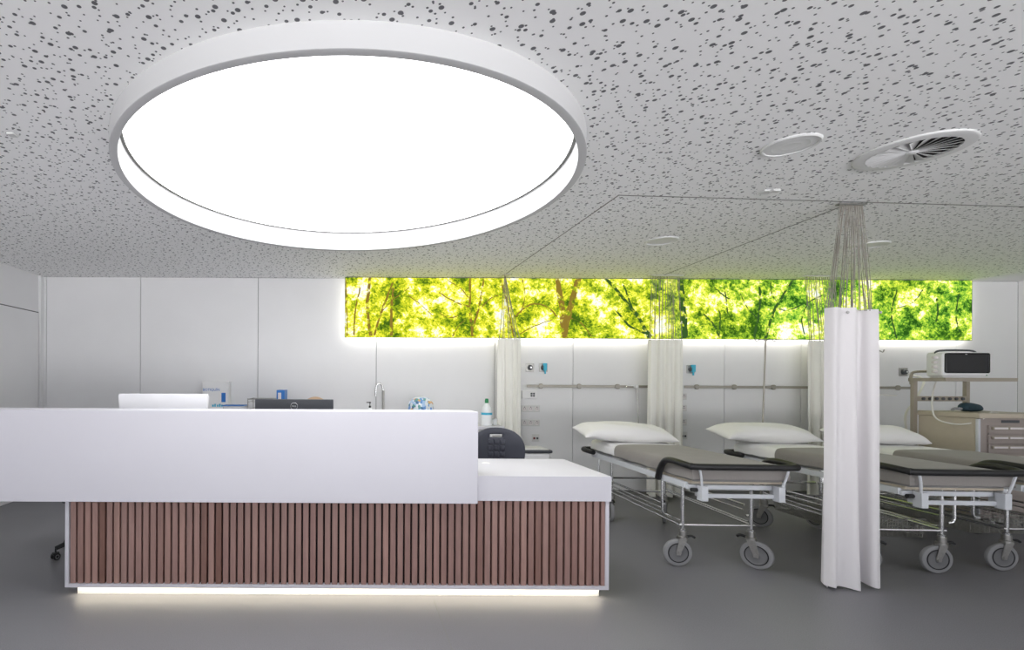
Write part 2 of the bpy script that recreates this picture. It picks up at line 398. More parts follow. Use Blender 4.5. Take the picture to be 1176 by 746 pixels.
struct(MB().box(.508, .512, 1.0, 3.05, .0, .0006).build('trim_2', 'track'))
struct(MB().box(1.8, XR, YB - .012, YB - .001, 0, .06, .003, 1).build('baseboard_back', 'track'))

# ------------------------------------------------------------------ big round light
t = thing('ring_ceiling_light', 'huge round white-rimmed ceiling light glowing over the reception desk', 'ceiling light', (RC[0], RC[1], H))
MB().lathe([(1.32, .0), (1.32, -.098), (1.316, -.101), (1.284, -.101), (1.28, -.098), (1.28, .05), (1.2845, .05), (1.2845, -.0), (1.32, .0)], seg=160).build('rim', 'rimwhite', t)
MB().lathe([(0, .05), (1.262, .05), (1.262, .058), (0, .058)], seg=128).build('diffuser', 'diffuser', t)
MB().lathe([(1.262, .047), (1.2798, .047), (1.2798, .06), (1.262, .06), (1.262, .047)], seg=160).build('shadow_gap', 'track', t)

# ------------------------------------------------------------------ backlit mural
MX0, MX1, MZ0, MZ1, MY = -.1, 7.38, 1.875, 2.596, 5.86
t = thing('mural_lightbox', 'long backlit panel printed with yellow-green trees high on the wall', 'light box', ((MX0 + MX1) / 2, 5.93, MZ0))
def place(o, p):   # keep world coordinates for a part of a thing
    o.parent = p; o.matrix_parent_inverse = Matrix.Translation(p.location).inverted(); return o
place(MB().box(MX0, MX1, MY + .003, MY + .025, MZ0, MZ1).build('frame', 'track'), t)
place(MB().box(MX0 + .008, MX1 - .008, MY, MY + .004, MZ0 + .006, MZ1 - .006).build('printed_panel', 'mural'), t)
place(MB().box(MX0 + .06, MX1 - .06, MY + .026, YB - .001, MZ0 + .05, MZ1).build('housing', 'white'), t)
place(MB().box(MX0 + .03, MX1 - .03, MY + .028, MY + .04, MZ0 + .02, MZ0 + .049).build('led_strip', 'halo'), t)
for x0, x1 in ((MX0 + .045, MX0 + .059), (MX1 - .059, MX1 - .045)):
    place(MB().box(x0, x1, MY + .028, MY + .04, MZ0 + .05, MZ1 - .05).build('led_strip', 'halo'), t)
def mp(x, y): return (MX0 + (x - 396) / 721 * (MX1 - MX0), MZ1 - (y - 318) / 72 * (MZ1 - MZ0))
def branch(bm, pts, wpx, taper=.75):
    P = [Vector((mp(*p)[0], mp(*p)[1], 0)) for p in pts]; P = catmull(P, 7)
    n = len(P); L = []; Rr = []
    for i, p in enumerate(P):
        d = (P[min(i + 1, n - 1)] - P[max(i - 1, 0)]).normalized(); s = Vector((-d.y, d.x, 0))
        wd = wpx * .0105 / 2 * (1 - (1 - taper) * i / n) * random.uniform(.85, 1.15); j = random.uniform(-.004, .004)
        for side, arr in ((1, L), (-1, Rr)):
            q = p + s * (wd * side + j)
            q.x = min(max(q.x, MX0 + .01), MX1 - .01); q.y = min(max(q.y, MZ0 + .007), MZ1 - .007)
            arr.append((bm.verts.new((q.x, MY - .0012, q.y)), bm.verts.new((q.x, MY + .001, q.y))))
    for i in range(n - 1):
        bm.faces.new((L[i][0], L[i + 1][0], Rr[i + 1][0], Rr[i][0]))
        bm.faces.new((L[i][0], L[i][1], L[i + 1][1], L[i + 1][0])); bm.faces.new((Rr[i][0], Rr[i + 1][0], Rr[i + 1][1], Rr[i][1]))
brown = [([(426, 388), (422, 354), (425, 317)], 4), ([(430, 387), (439, 357), (451, 325)], 2.4), ([(450, 388), (450, 351), (452, 330)], 3.2),
  ([(407, 388), (408, 360), (414, 330)], 2), ([(399, 388), (398, 350), (397, 320)], 2), ([(543, 388), (540, 351), (540, 318)], 3), ([(543, 380), (551, 350), (556, 317)], 2.2),
  ([(540, 353), (523, 347), (504, 336)], 1.6), ([(541, 345), (529, 331), (515, 322)], 1.3), ([(547, 360), (565, 342), (580, 338)], 1.3), ([(520, 388), (530, 372), (541, 365)], 1.4),
  ([(649, 389), (645, 350), (640, 317)], 8), ([(648, 384), (655, 352), (665, 317)], 8), ([(585, 372), (600, 356), (613, 349), (628, 352), (640, 364)], 2),
  ([(592, 388), (615, 375), (634, 368)], 1.2), ([(470, 340), (485, 352), (500, 366)], 1), ([(575, 320), (583, 350), (590, 388)], 2), ([(655, 365), (668, 372), (680, 388)], 1.3),
  ([(527, 363), (515, 366), (505, 360)], 1.2), ([(436, 365), (446, 350), (470, 330)], 1.2), ([(600, 320), (603, 340), (598, 360)], 1.2)]
green = [([(746, 389), (735, 367), (722, 350), (708, 332), (695, 318)], 4), ([(744, 384), (724, 375), (708, 357)], 2.6), ([(729, 362), (722, 342), (716, 326)], 2.2),
  ([(787, 389), (784, 352), (781, 318)], 8), ([(748, 388), (744, 382), (738, 376)], 4), ([(866, 389), (871, 362), (873, 340), (871, 318)], 3), ([(879, 389), (888, 358), (899, 338), (911, 318)], 3.4),
  ([(838, 342), (830, 337), (820, 328)], 1.6), ([(827, 388), (818, 370), (808, 360)], 2), ([(826, 388), (827, 362), (824, 348)], 1.5), ([(892, 352), (903, 355), (918, 350), (944, 337)], 1.6),
  ([(870, 365), (858, 352), (850, 335)], 1.3), ([(836, 360), (833, 335), (830, 320)], 1.5), ([(893, 346), (886, 334), (885, 320)], 1.3), ([(1076, 340), (1077, 355), (1075, 368)], 2.2),
  ([(1030, 388), (1024, 360), (1030, 330)], 2), ([(1105, 388), (1098, 362), (1102, 330)], 2), ([(960, 388), (966, 350), (962, 320)], 2.6), ([(1060, 330), (1048, 345), (1030, 352)], 1.2), ([(925, 388), (921, 366), (928, 345)], 1.6)]
for lst, mm in ((brown, 'branch_brown'), (green, 'branch_green')):
    for p, wd in lst:
        b = MB(); branch(b.bm, p, wd); place(b.build('printed_branch', mm, flat=True), t)

# ------------------------------------------------------------------ reception desk
DF = 3.07; DX0, DX1 = -1.79, 1.605; DB = 3.76
t = thing('reception_desk', 'white reception desk with raised counter, walnut slat front and glowing plinth', 'desk', (-.1, 3.4, 0))
P = lambda o: place(o, t)
b = MB()
b.box(DX0, DX0 + .022, DF, DB - .05, .058, .612).box(DX1 - .022, DX1, DF, DB - .05, .058, .612).box(DX0 + .022, DX1 - .022, DF, DB - .05, .058, .08)
P(b.build('carcass_frame', 'solid'))
P(MB().box(DX0 + .022, DX1 - .022, DF + .04, DF + .06, .08, .612).build('backing_panel', 'gap'))
b = MB()
for i in range(SLAT_N):
    x = SLAT_X0 + i * SLAT_STEP
    b.box(x, x + SLAT_W, DF + .008, DF + .042, .081, .608, .0012, 1)
P(lab(b.build('slat_cladding', 'slat'), 'reddish walnut vertical slats'))
P(MB().box(DX0 + .055, DX1 - .04, DF + .045, DB - .12, 0, .057).build('plinth', 'plinth'))
P(MB().box(DX0 + .05, DX1 - .035, DF + .018, DF + .040, .052, .0575).build('led_strip', 'plinthled'))
P(MB().poly([(DX0, 3.221), (.772, 3.221), (.772, DF - .01), (DX1 + .008, DF - .01), (DX1 + .008, DB), (DX0, DB)], .613, .767).build('worktop', 'solid'))
P(MB().box(-3.2, .77, 3.012, 3.22, .606, 1.168, .0015, 1).build('raised_counter', 'solid'))
P(MB().lathe([(0, .004), (.024, .004), (.03, .001), (.03, 0)], c=(.965, 3.55, .767), seg=24).build('cable_grommet', 'white'))

# ------------------------------------------------------------------ things on the desk, seen over the counter
t = thing('computer_monitor', 'white computer screen seen from behind at the left of the counter', 'monitor', (-1.38, 3.60, .767))
MB().poly([(-.29, .09), (.29, .09), (.31, .3), (.325, .47), (.315, .487), (-.315, .487), (-.325, .47), (-.31, .3)], -.02, .02, axis='Y').build('shell', 'mon_white', t)
MB().box(-.31, .31, .0201, .022, .10, .475).build('screen', 'glass_screen', t)
MB().poly([(-.06, .0), (.06, .0), (.05, .3), (-.05, .3)], -.045, -.02, axis='Y').build('stand', 'mon_white', t)
MB().box(-.12, .12, -.08, .12, 0, .01, .004).build('foot', 'mon_white', t)
t = thing('computer_monitor', 'black computer screen with a ring emblem, seen from behind on the desk', 'monitor', (-.425, 3.60, .767))
MB().box(-.285, .285, -.02, .02, .10, .452, .005, 2).build('shell', 'mon_dark', t)
MB().box(-.27, .27, .0201, .022, .11, .44).build('screen', 'glass_screen', t)
MB().box(-.05, .05, -.05, -.02, 0, .3, .01).build('stand', 'mon_dark', t)
MB().box(-.12, .12, -.09, .1, 0, .012, .005).build('foot', 'mon_dark', t)
b = MB(); b.tube([(.025 * math.cos(a), -.0215, .402 + .025 * math.sin(a)) for a in [2 * PI * i / 32 for i in range(33)]], .0016, 6)
lab(b.build('ring_emblem', 'chrome', t), 'silver ring emblem')
text('emblem_letters', 'DELL', .015, (0, -.0205, .402), (PI / 2, 0, 0), 'chrome', t)

# ------------------------------------------------------------------ back counter with sink
CT = .868
t = thing('wash_counter', 'long white counter with cupboards along the back wall behind the desk', 'counter', (-.2, 5.6, 0))
P = lambda o: place(o, t)
P(MB().box(-2.4, 1.66, 5.36, 5.935, CT - .035, CT, .003).build('worktop', 'solid'))
P(MB().box(-2.38, 1.64, 5.40, 5.93, .08, CT - .035).build('carcass', 'white'))
P(MB().box(-2.36, 1.62, 5.46, 5.9, 0, .08).build('plinth', 'darkgrey'))
for i in range(7):
    x = -2.37 + i * .573
    d = P(MB().box(x + .003, x + .568, 5.38, 5.399, .09, CT - .04, .002, 1).build('door', 'white'))
    h = MB().box(x + .46, x + .55, 5.365, 5.380, .76, .772, .003).build('handle', 'steel', d)
    h.matrix_parent_inverse = Matrix.Translation(-Vector(t.location))  # parts keep the thing's frame
    h.matrix_parent_inverse = Matrix.Identity(4)
t = thing('tap', 'tall chrome gooseneck tap rising behind the white counter', 'tap', (.36, 5.78, CT))
MB().tube([(0, 0, 0), (0, 0, .2), (0, 0, .36), (-.012, 0, .43), (-.045, -.01, .462), (-.08, -.015, .43), (-.088, -.015, .37), (-.088, -.015, .31)], .013, 12, smooth_n=6).build('spout', 'chrome', t)
b = MB()
for k in range(14): b.lathe([(.0135, 0), (.0185, .004), (.0135, .008)], c=(0, 0, .1 + k * .019), seg=14)
b.lathe([(.026, 0), (.026, .03), (.015, .05), (.015, .38)], seg=20)
lab(b.build('ribbed_sleeve', 'steel', t), 'dark ribbed sleeve')
MB().box(.0, .06, -.008, .008, .06, .074, .004).build('lever', 'chrome', t)
t = thing('soap_dispenser', 'soap bottle with black pump beside the chrome tap', 'soap dispenser', (.2, 5.66, CT))
MB().lathe([(0, 0), (.03, 0), (.033, .01), (.033, .15), (.02, .175), (.012, .185), (0, .185)], seg=24).build('bottle', 'bottle', t)
b = MB(); b.lathe([(.013, .18), (.013, .205), (.004, .207), (.004, .235), (.012, .236), (.012, .25), (0, .252)], seg=16).box(-.04, .0, -.006, .006, .238, .25, .003)
lab(b.build('pump', 'black', t), 'black pump head')
t = thing('lidded_jar', 'round jar with blue and white floral pattern behind the counter', 'jar', (.775, 5.58, CT))
MB().lathe([(0, 0), (.09, 0), (.12, .03), (.14, .10), (.145, .17), (.14, .21)], seg=40).build('body', 'jar', t)
MB().lathe([(.143, .208), (.14, .235), (.125, .268), (.09, .298), (.045, .312), (0, .316)], seg=40).build('lid', 'jar', t)
MB().lathe([(.008, .312), (.013, .324), (.008, .337), (0, .339)], seg=14).build('knob', 'white', t)
t = thing('sanitizer_bottle', 'white bottle with green cap and blue label stripe on the wash counter', 'bottle', (1.50, 5.50, CT))
MB().lathe([(0, 0), (.055, 0), (.06, .01), (.06, .16), (.052, .2), (.03, .235), (.018, .25), (0, .25)], seg=28).build('body', 'bottle', t)
lab(MB().lathe([(.018, .25), (.02, .252), (.02, .285), (.015, .3), (0, .3)], seg=20).build('cap', 'green', t), 'green cap')
lab(MB().lathe([(.0607, .12), (.0607, .145)], seg=28).build('label_stripe', 'cyan', t), 'blue label stripe')
t = thing('drinking_glass', 'small clear glass next to the green-capped bottle', 'glass', (1.60, 5.55, CT))
MB().lathe([(0, .003), (.026, .003), (.03, .07), (.032, .07), (.028, 0), (0, 0)], seg=20).build('glass', 'clear', t)

t = thing('first_aid_cabinet', 'white wall cabinet lettered BOTIQUIN in blue', 'first-aid cabinet', (-1.625, YB, .97))
MB().box(-.16, .16, -.12, -.001, 0, .375, .012, 3).build('body', 'white', t)
MB().box(-.15, .15, -.126, -.119, .01, .365, .006, 2).build('door', 'white', t)
text('lettering', 'BOTIQUÍN', .042, (-.045, -.1265, .275), (PI / 2, 0, 0), 'blue', t)
lab(MB().box(.075, .125, -.1275, -.1255, .13, .24).build('blue_sign', 'blue', t), 'blue rectangle')
b = MB()
for k, (x, ww) in enumerate(((-.035, .022), (-.008, .018), (.022, .018), (.046, .02), (.072, .02))):
    b.box(x, x + ww, -.1275, -.1255, .075, .10 + .01 * (k % 2))
lab(b.build('cyan_print', 'cyan', t), 'small cyan print')
t = thing('storage_tub', 'clear plastic tub with blue lid between the cabinet and the black screen', 'tub', (-1.335, 5.60, CT))
MB().poly([(-.12, -.09), (.12, -.09), (.12, .09), (-.12, .09)], 0, .2).build('tub', 'clear', t)
lab(MB().box(-.125, .125, -.095, .095, .2, .212, .004).build('lid', 'blue', t), 'blue lid')
t = thing('document_tray', 'grey wire document tray standing behind the black screen', 'tray', (-1.02, 5.6, CT))
b = MB()
for z in (.06, .17, .28):
    b.tube([(-.14, -.15, z), (.14, -.15, z), (.14, .15, z), (-.14, .15, z), (-.14, -.15, z)], .004, 6)
    for k in range(7): b.tube([(-.14 + k * .0467, -.15, z), (-.14 + k * .0467, -.13, z - .03), (-.14 + k * .0467, .13, z - .03), (-.14 + k * .0467, .15, z)], .002, 5)
for x in (-.14, .14):
    for y in (-.15, .15): b.tube([(x, y, 0), (x, y, .29)], .005, 6)
b.build('tray_wires', 'steel', t)
t = thing('box_file', 'upright blue box file with white spine behind the black screen', 'file', (-.80, 5.58, CT))
MB().box(-.045, .045, -.12, .12, 0, .385, .004).build('case', 'blue', t)
lab(MB().box(-.028, .008, -.1215, -.119, .03, .355).build('spine_label', 'label', t), 'white spine label')
t = thing('tape_roll', 'round tan roll standing upright behind the black screen', 'tape roll', (-.42, 5.55, CT))
MB().lathe([(.10, -.03), (.155, -.03), (.155, .03), (.10, .03), (.10, -.03)], axis='Y', c=(0, 0, .155), seg=36).build('roll', 'tan', t)
MB().lathe([(.09, -.031), (.10, -.031), (.10, .031), (.09, .031), (.09, -.031)], axis='Y', c=(0, 0, .155), seg=36).build('core', 'label', t)

# ------------------------------------------------------------------ chairs
def caster_small(parent, x, y):
    c = MB(); c.tube([(x, y, .03), (x, y, .085)], .006, 8); c.box(x - .017, x + .017, y - .022, y + .022, .038, .058, .006)
    o = c.build('caster', 'black', parent)
    for s in (-1, 1):
        w_ = MB().lathe([(0, -.008), (.024, -.008), (.027, -.004), (.027, .004), (.024, .008), (0, .008)], axis='X', c=(x + s * .016, y, .027), seg=20).build('wheel', 'black', o)
        MB().lathe([(.011, -.0095), (.015, -.0095), (.015, .0095), (.011, .0095), (.011, -.0095)], axis='X', c=(x + s * .016, y, .027), seg=20).build('wheel_ring', 'tyre', o)
def lab_chair(loc, rz, label, back_top=.95, phase=0):
    t = thing('office_chair', label, 'chair', loc, rz)
    for k in range(5):
        a = phase + k * 2 * PI / 5; x, y = .29 * math.cos(a), .29 * math.sin(a)
        MB().tube([(0, 0, .13), (x * .5, y * .5, .12), (x, y, .085)], [.028, .022, .016], 8).build('base_arm', 'black', t)
        caster_small(t, x, y)
    MB().lathe([(0, .09), (.035, .09), (.035, .2), (.022, .21), (.022, .4), (0, .4)], seg=20).build('gas_column', 'darkgrey', t)
    # seat
    b = MB(); n = 28
    rings = []
    for r_, z in ((0, .475), (.6, .475), (.9, .485), (1, .47), (.97, .44), (.6, .425), (0, .425)):
        if r_ == 0: rings.append([b.bm.verts.new((0, -.01, z))]); continue
        rings.append([b.bm.verts.new((.23 * r_ * abs(math.cos(q)) ** .75 * (1 if math.cos(q) > 0 else -1), .215 * r_ * abs(math.sin(q)) ** .75 * (1 if math.sin(q) > 0 else -1), z)) for q in [2 * PI * j / n for j in range(n)]])
    for A, B in zip(rings, rings[1:]):
        for j in range(n):
            k = (j + 1) % n
            if len(A) == 1: b.bm.faces.new((A[0], B[j], B[k]))
            elif len(B) == 1: b.bm.faces.new((A[j], A[k], B[0]))
            else: b.bm.faces.new((A[j], A[k], B[k], B[j]))
    b.build('seat', 'polyur', t)
    MB().tube([(0, .02, .42), (0, .2, .42), (0, .27, .47), (0, .28, .62), (0, .262, .74)], .016, 8, smooth_n=5, flat=1).build('back_bracket', 'darkgrey', t)
    # backrest: rounded shell with a hand slot, curved in plan
    def outline(q):
        c, s_ = math.cos(q), math.sin(q)
        return (.235 * abs(c) ** .85 * (1 if c > 0 else -1), .195 * abs(s_) ** (.9 if s_ > 0 else .7) * (1 if s_ > 0 else -1))
    n = 48; ztop = back_top; zc = ztop - .195
    def slot(q):
        c, s_ = math.cos(q), math.sin(q)
        return (.056 * max(-1, min(1, 1.25 * c)) , .125 + .014 * max(-1, min(1, 1.6 * s_)))
    b = MB(); bm = b.bm
    def cur(x, z, d): return Vector((x, .245 - 1.0 * x * x - d - .25 * (z) ** 2, zc + z))
    qs = [2 * PI * j / n for j in range(n)]
    loops = []
    for d, src, k in ((.0, 0, 1), (.0, 1, 1), (-.028, 1, 1), (-.028, 0, 1)):
        L = []
        for q in qs:
            x, z = (outline(q) if src == 0 else slot(q)); L.append(bm.verts.new(cur(x, z, d)))
        loops.append(L)
    # inner ring halfway for curvature
    def mid(d, f):
        L = []
        for q in qs:
            a, c = outline(q), slot(q); x = a[0] * (1 - f) + c[0] * f; z = a[1] * (1 - f) + c[1] * f
            L.append(bm.verts.new(cur(x, z, d + (.006 if d == 0 and .1 < f < .9 else 0))))
        return L
    front = [loops[0]] + [mid(0, f) for f in (.08, .25, .45, .65, .85)] + [loops[1]]
    backl = [loops[3]] + [mid(-.028, f) for f in (.25, .45, .65, .85)] + [loops[2]]
    def bridge(A, B):
        for j in range(n): bm.faces.new((A[j], A[(j + 1) % n], B[(j + 1) % n], B[j]))
    for A, B in zip(front, front[1:]): bridge(A, B)
    for A, B in zip(backl, backl[1:]): bridge(A, B)
    bridge(loops[0], loops[3]); bridge(loops[1], loops[2])
    bk = b.build('backrest', 'polyur', t, sharp=50)
    b = MB()
    for i in range(3):
        for j in range(4):
            x = (i - 1) * .052; z = .075 - j * .055
            p = cur(x, z, .006); b.box(p.x - .021, p.x + .021, p.y - .010, p.y + .012, p.z - .021, p.z + .021, .008, 2)
    b.build('massage_pads', 'polyur', bk)
    return t
lab_chair((1.255, 4.05, 0), 0, 'dark grey plastic swivel chair with slotted backrest behind the low desk end', back_top=.955, phase=.4)
lab_chair((-2.05, 3.93, 0), math.radians(150), 'black swivel chair behind the raised counter, one caster showing past the slats', back_top=.93, phase=math.radians(82))

# pedal bin by the curtain
t = thing('waste_bin', 'pale bin with dark rounded rim beside the wall behind the chair', 'bin', (1.93, 5.38, 0))
MB().box(-.19, .19, -.15, .15, 0, .60, .03, 3).build('body', 'white', t)
MB().box(-.20, .20, -.16, .16, .60, .632, .014, 3).build('rim', 'darkgrey', t)
MB().box(-.175, .165, -.14, .14, .628, .642, .005, 2).build('lid', 'socket', t)

# ------------------------------------------------------------------ wall fittings
def rail(x0, x1, z, knobs, label):
    t = thing('wall_rail', label, 'rail', ((x0 + x1) / 2, YB, z), 0)
    P = lambda o: place(o, t)
    P(MB().box(x0, x1, YB - .055, YB - .043, z - .015, z + .015, .003).build('bar', 'railmetal'))
    for k in knobs:
        P(MB().lathe([(.0, -.066), (.025, -.066), (.03, -.062), (.03, -.045), (.014, -.043), (.014, 0)], axis='Y', c=(k, YB, z), seg=20).build('wall_bracket', 'railmetal'))
rx = lambda x: (x - 405) * 5.89 / 565
rail(rx(605), rx(744), 1.308, [rx(621), rx(665), rx(709)], 'grey equipment rail on the wall behind the leftmost bed')
rail(rx(786), rx(932), 1.308, [rx(800), rx(843), rx(888)], 'grey equipment rail on the wall crossed by the drip pole')
rail(rx(985), rx(1049), 1.308, [rx(1031)], 'short grey equipment rail end between the big curtain and the cart')
def gas(x, z, label, blue=True):
    t = thing('gas_outlet', label, 'gas outlet', (x, YB, z))
    MB().box(-.05, .05, -.012, 0, -.05, .05, .004).build('plate', 'steel', t)
    MB().lathe([(0, -.045), (.022, -.045), (.03, -.03), (.034, -.012)], axis='Y', seg=24).build('valve', 'darkgrey', t)
    MB().lathe([(0, -.05), (.012, -.05), (.012, -.044)], axis='Y', seg=16).build('valve_tip', 'chrome', t)
    if blue:
        b = MB(); b.box(-.012, .026, -.062, -.02, -.035, .052, .006).tube([(.008, -.04, -.03), (.01, -.04, -.075)], .01, 8)
        lab(b.build('flow_adapter', 'cyan', t), 'light blue adapter')
gas(rx(610), 1.53, 'steel gas outlet with plain dark valve above the leftmost bed rail', False)
gas(rx(625.5), 1.53, 'gas outlet with light blue adapter beside the plain one above the leftmost rail')
gas(rx(796), 1.52, 'gas outlet with light blue adapter right of the middle curtain')
gas(rx(1042), 1.50, 'gas outlet with white hose at the end of the short rail', False)
def sockets(x, z, label, group=None, n=3):
    t = thing('power_socket', label, 'socket', (x, YB, z), 0, group); w_ = .075 * n
    MB().box(-w_ / 2, w_ / 2, -.012, 0, -.04, .04, .004).build('plate', 'socket', t)
    for k in range(n):
        c = -w_ / 2 + .0375 + .075 * k
        b = MB().lathe([(.029, -.0125), (.027, -.0150), (.024, -.0125), (.02, -.0122), (0, -.0122)], axis='Y', c=(c, 0, 0), seg=20)
        o = b.build('outlet', 'label', t)
        q = MB()
        for s in (-1, 1): q.lathe([(0, -.0135), (.0045, -.0135), (.0045, -.012)], axis='Y', c=(c + s * .0095, 0, 0), seg=8)
        q.box(c - .006, c + .006, -.0165, -.012, .015, .024)
        q.build('socket_holes', 'darkgrey', o)
sockets(rx(611), 1.035, 'upper triple power socket right of the left curtain')
sockets(rx(611), .865, 'lower triple power socket right of the left curtain')
t = thing('nurse_call_unit', 'white box with four small dark buttons under the leftmost rail', 'call unit', (rx(609), YB, 1.205))
MB().box(-.09, .09, -.03, 0, -.047, .047, .006).build('housing', 'white', t)
for i in (0, 1):
    for j in (0, 1): MB().box(.012 + i * .028, .034 + i * .028, -.034, -.029, -.024 + j * .026, -.004 + j * .026, .002).build('button', 'darkgrey', t)
t = thing('data_socket', 'small square wall plate with dark ports lowest beside the left curtain', 'socket', (rx(617), YB, .685))
MB().box(-.045, .045, -.012, 0, -.045, .045, .004).build('plate', 'socket', t)
for i in (-1, 1): MB().box(i * .018 - .012, i * .018 + .012, -.014, -.011, -.018, .006).build('port', 'red' if i < 0 else 'darkgrey', t)
for z, lb in ((1.19, 'topmost socket plate half hidden by the middle curtain'), (1.05, 'second socket plate from the top beside the middle curtain'), (.88, 'third socket plate from the top beside the middle curtain')):
    sockets(rx(788), z, lb, n=1)
t = thing('data_socket', 'small plate with dark ports lowest beside the middle curtain', 'socket', (rx(788), YB, .72))
MB().box(-.045, .045, -.012, 0, -.045, .045, .004).build('plate', 'socket', t)
for i in (-1, 1): MB().box(i * .018 - .012, i * .018 + .012, -.014, -.011, -.018, .006).build('port', 'darkgrey', t)
t = thing('exam_lamp_arm', 'thin hanging rod with white clamp on the leftmost wall rail', 'lamp', (rx(729), YB - .07, 1.308))
MB().box(-.02, .02, -.03, .013, -.02, .02, .006).build('clamp', 'white', t)
MB().tube([(0, -.02, -.01), (.008, -.03, -.2), (.02, -.03, -.55)], [.012, .007, .006], 8).build('rod', 'steel', t)
MB().tube([(-.03, -.01, .01), (-.11, -.01, .012), (-.13, -.02, -.01)], .005, 6).build('hook', 'chrome', t)

# ------------------------------------------------------------------ hospital beds
def wheel_caster(parent, x, y, swivel, brake=False):
    R = .100; tr = .035
    T = Matrix.Translation((x, y, 0)) @ Matrix.Rotation(swivel, 4, 'Z')
    c = MB()
    c.lathe([(0, .262), (.026, .262), (.026, .225), (.034, .222), (.034, .205), (0, .205)], seg=16, mat4=T)
    for s in (-1, 1):
        pts = [(-.025, .205), (.03, .205), (tr + .018, .11), (tr + .014, .085), (tr - .014, .085), (tr - .02, .11)]
        n0 = len(c.bm.verts); a = [c.bm.verts.new(T @ Vector((p[0], s * .022 - .002, p[1]))) for p in pts]; b2 = [c.bm.verts.new(T @ Vector((p[0], s * .022 + .002, p[1]))) for p in pts]
        c.bm.faces.new(a); c.bm.faces.new(b2[::-1])
        for j in range(6): c.bm.faces.new((a[j], a[(j + 1) % 6], b2[(j + 1) % 6], b2[j]))
    c.lathe([(0, -.03), (.012, -.03), (.012, .03), (0, .03)], c=(tr, 0, R), axis='Y', seg=12, mat4=T)
    o = c.build('caster', 'steel', parent)
    MB().lathe([(.070, -.016), (.085, -.0165), (.096, -.013), (R, -.006), (R, .006), (.096, .013), (.085, .0165), (.070, .016), (.070, -.016)], c=(tr, 0, R), axis='Y', seg=40, mat4=T).build('tyre', 'tyre', o)
    MB().lathe([(.065, -.0185), (.072, -.0185), (.072, .0185), (.065, .0185), (.065, -.0185)], c=(tr, 0, R), axis='Y', seg=36, mat4=T).build('tyre_groove', 'black', o)
    MB().lathe([(0, -.019), (.02, -.019), (.03, -.013), (.058, -.012), (.0655, -.017), (.0655, .017), (.058, .012), (.03, .013), (.02, .019), (0, .019)], c=(tr, 0, R), axis='Y', seg=32, mat4=T).build('wheel_disc', 'disc', o)
    p = MB(); p.tube([T @ Vector(q) for q in ((-.02, 0, .215), (-.06, 0, .225), (-.085, 0, .212))], .009, 8, smooth_n=3)
    p.build('brake_pedal', 'black', o)

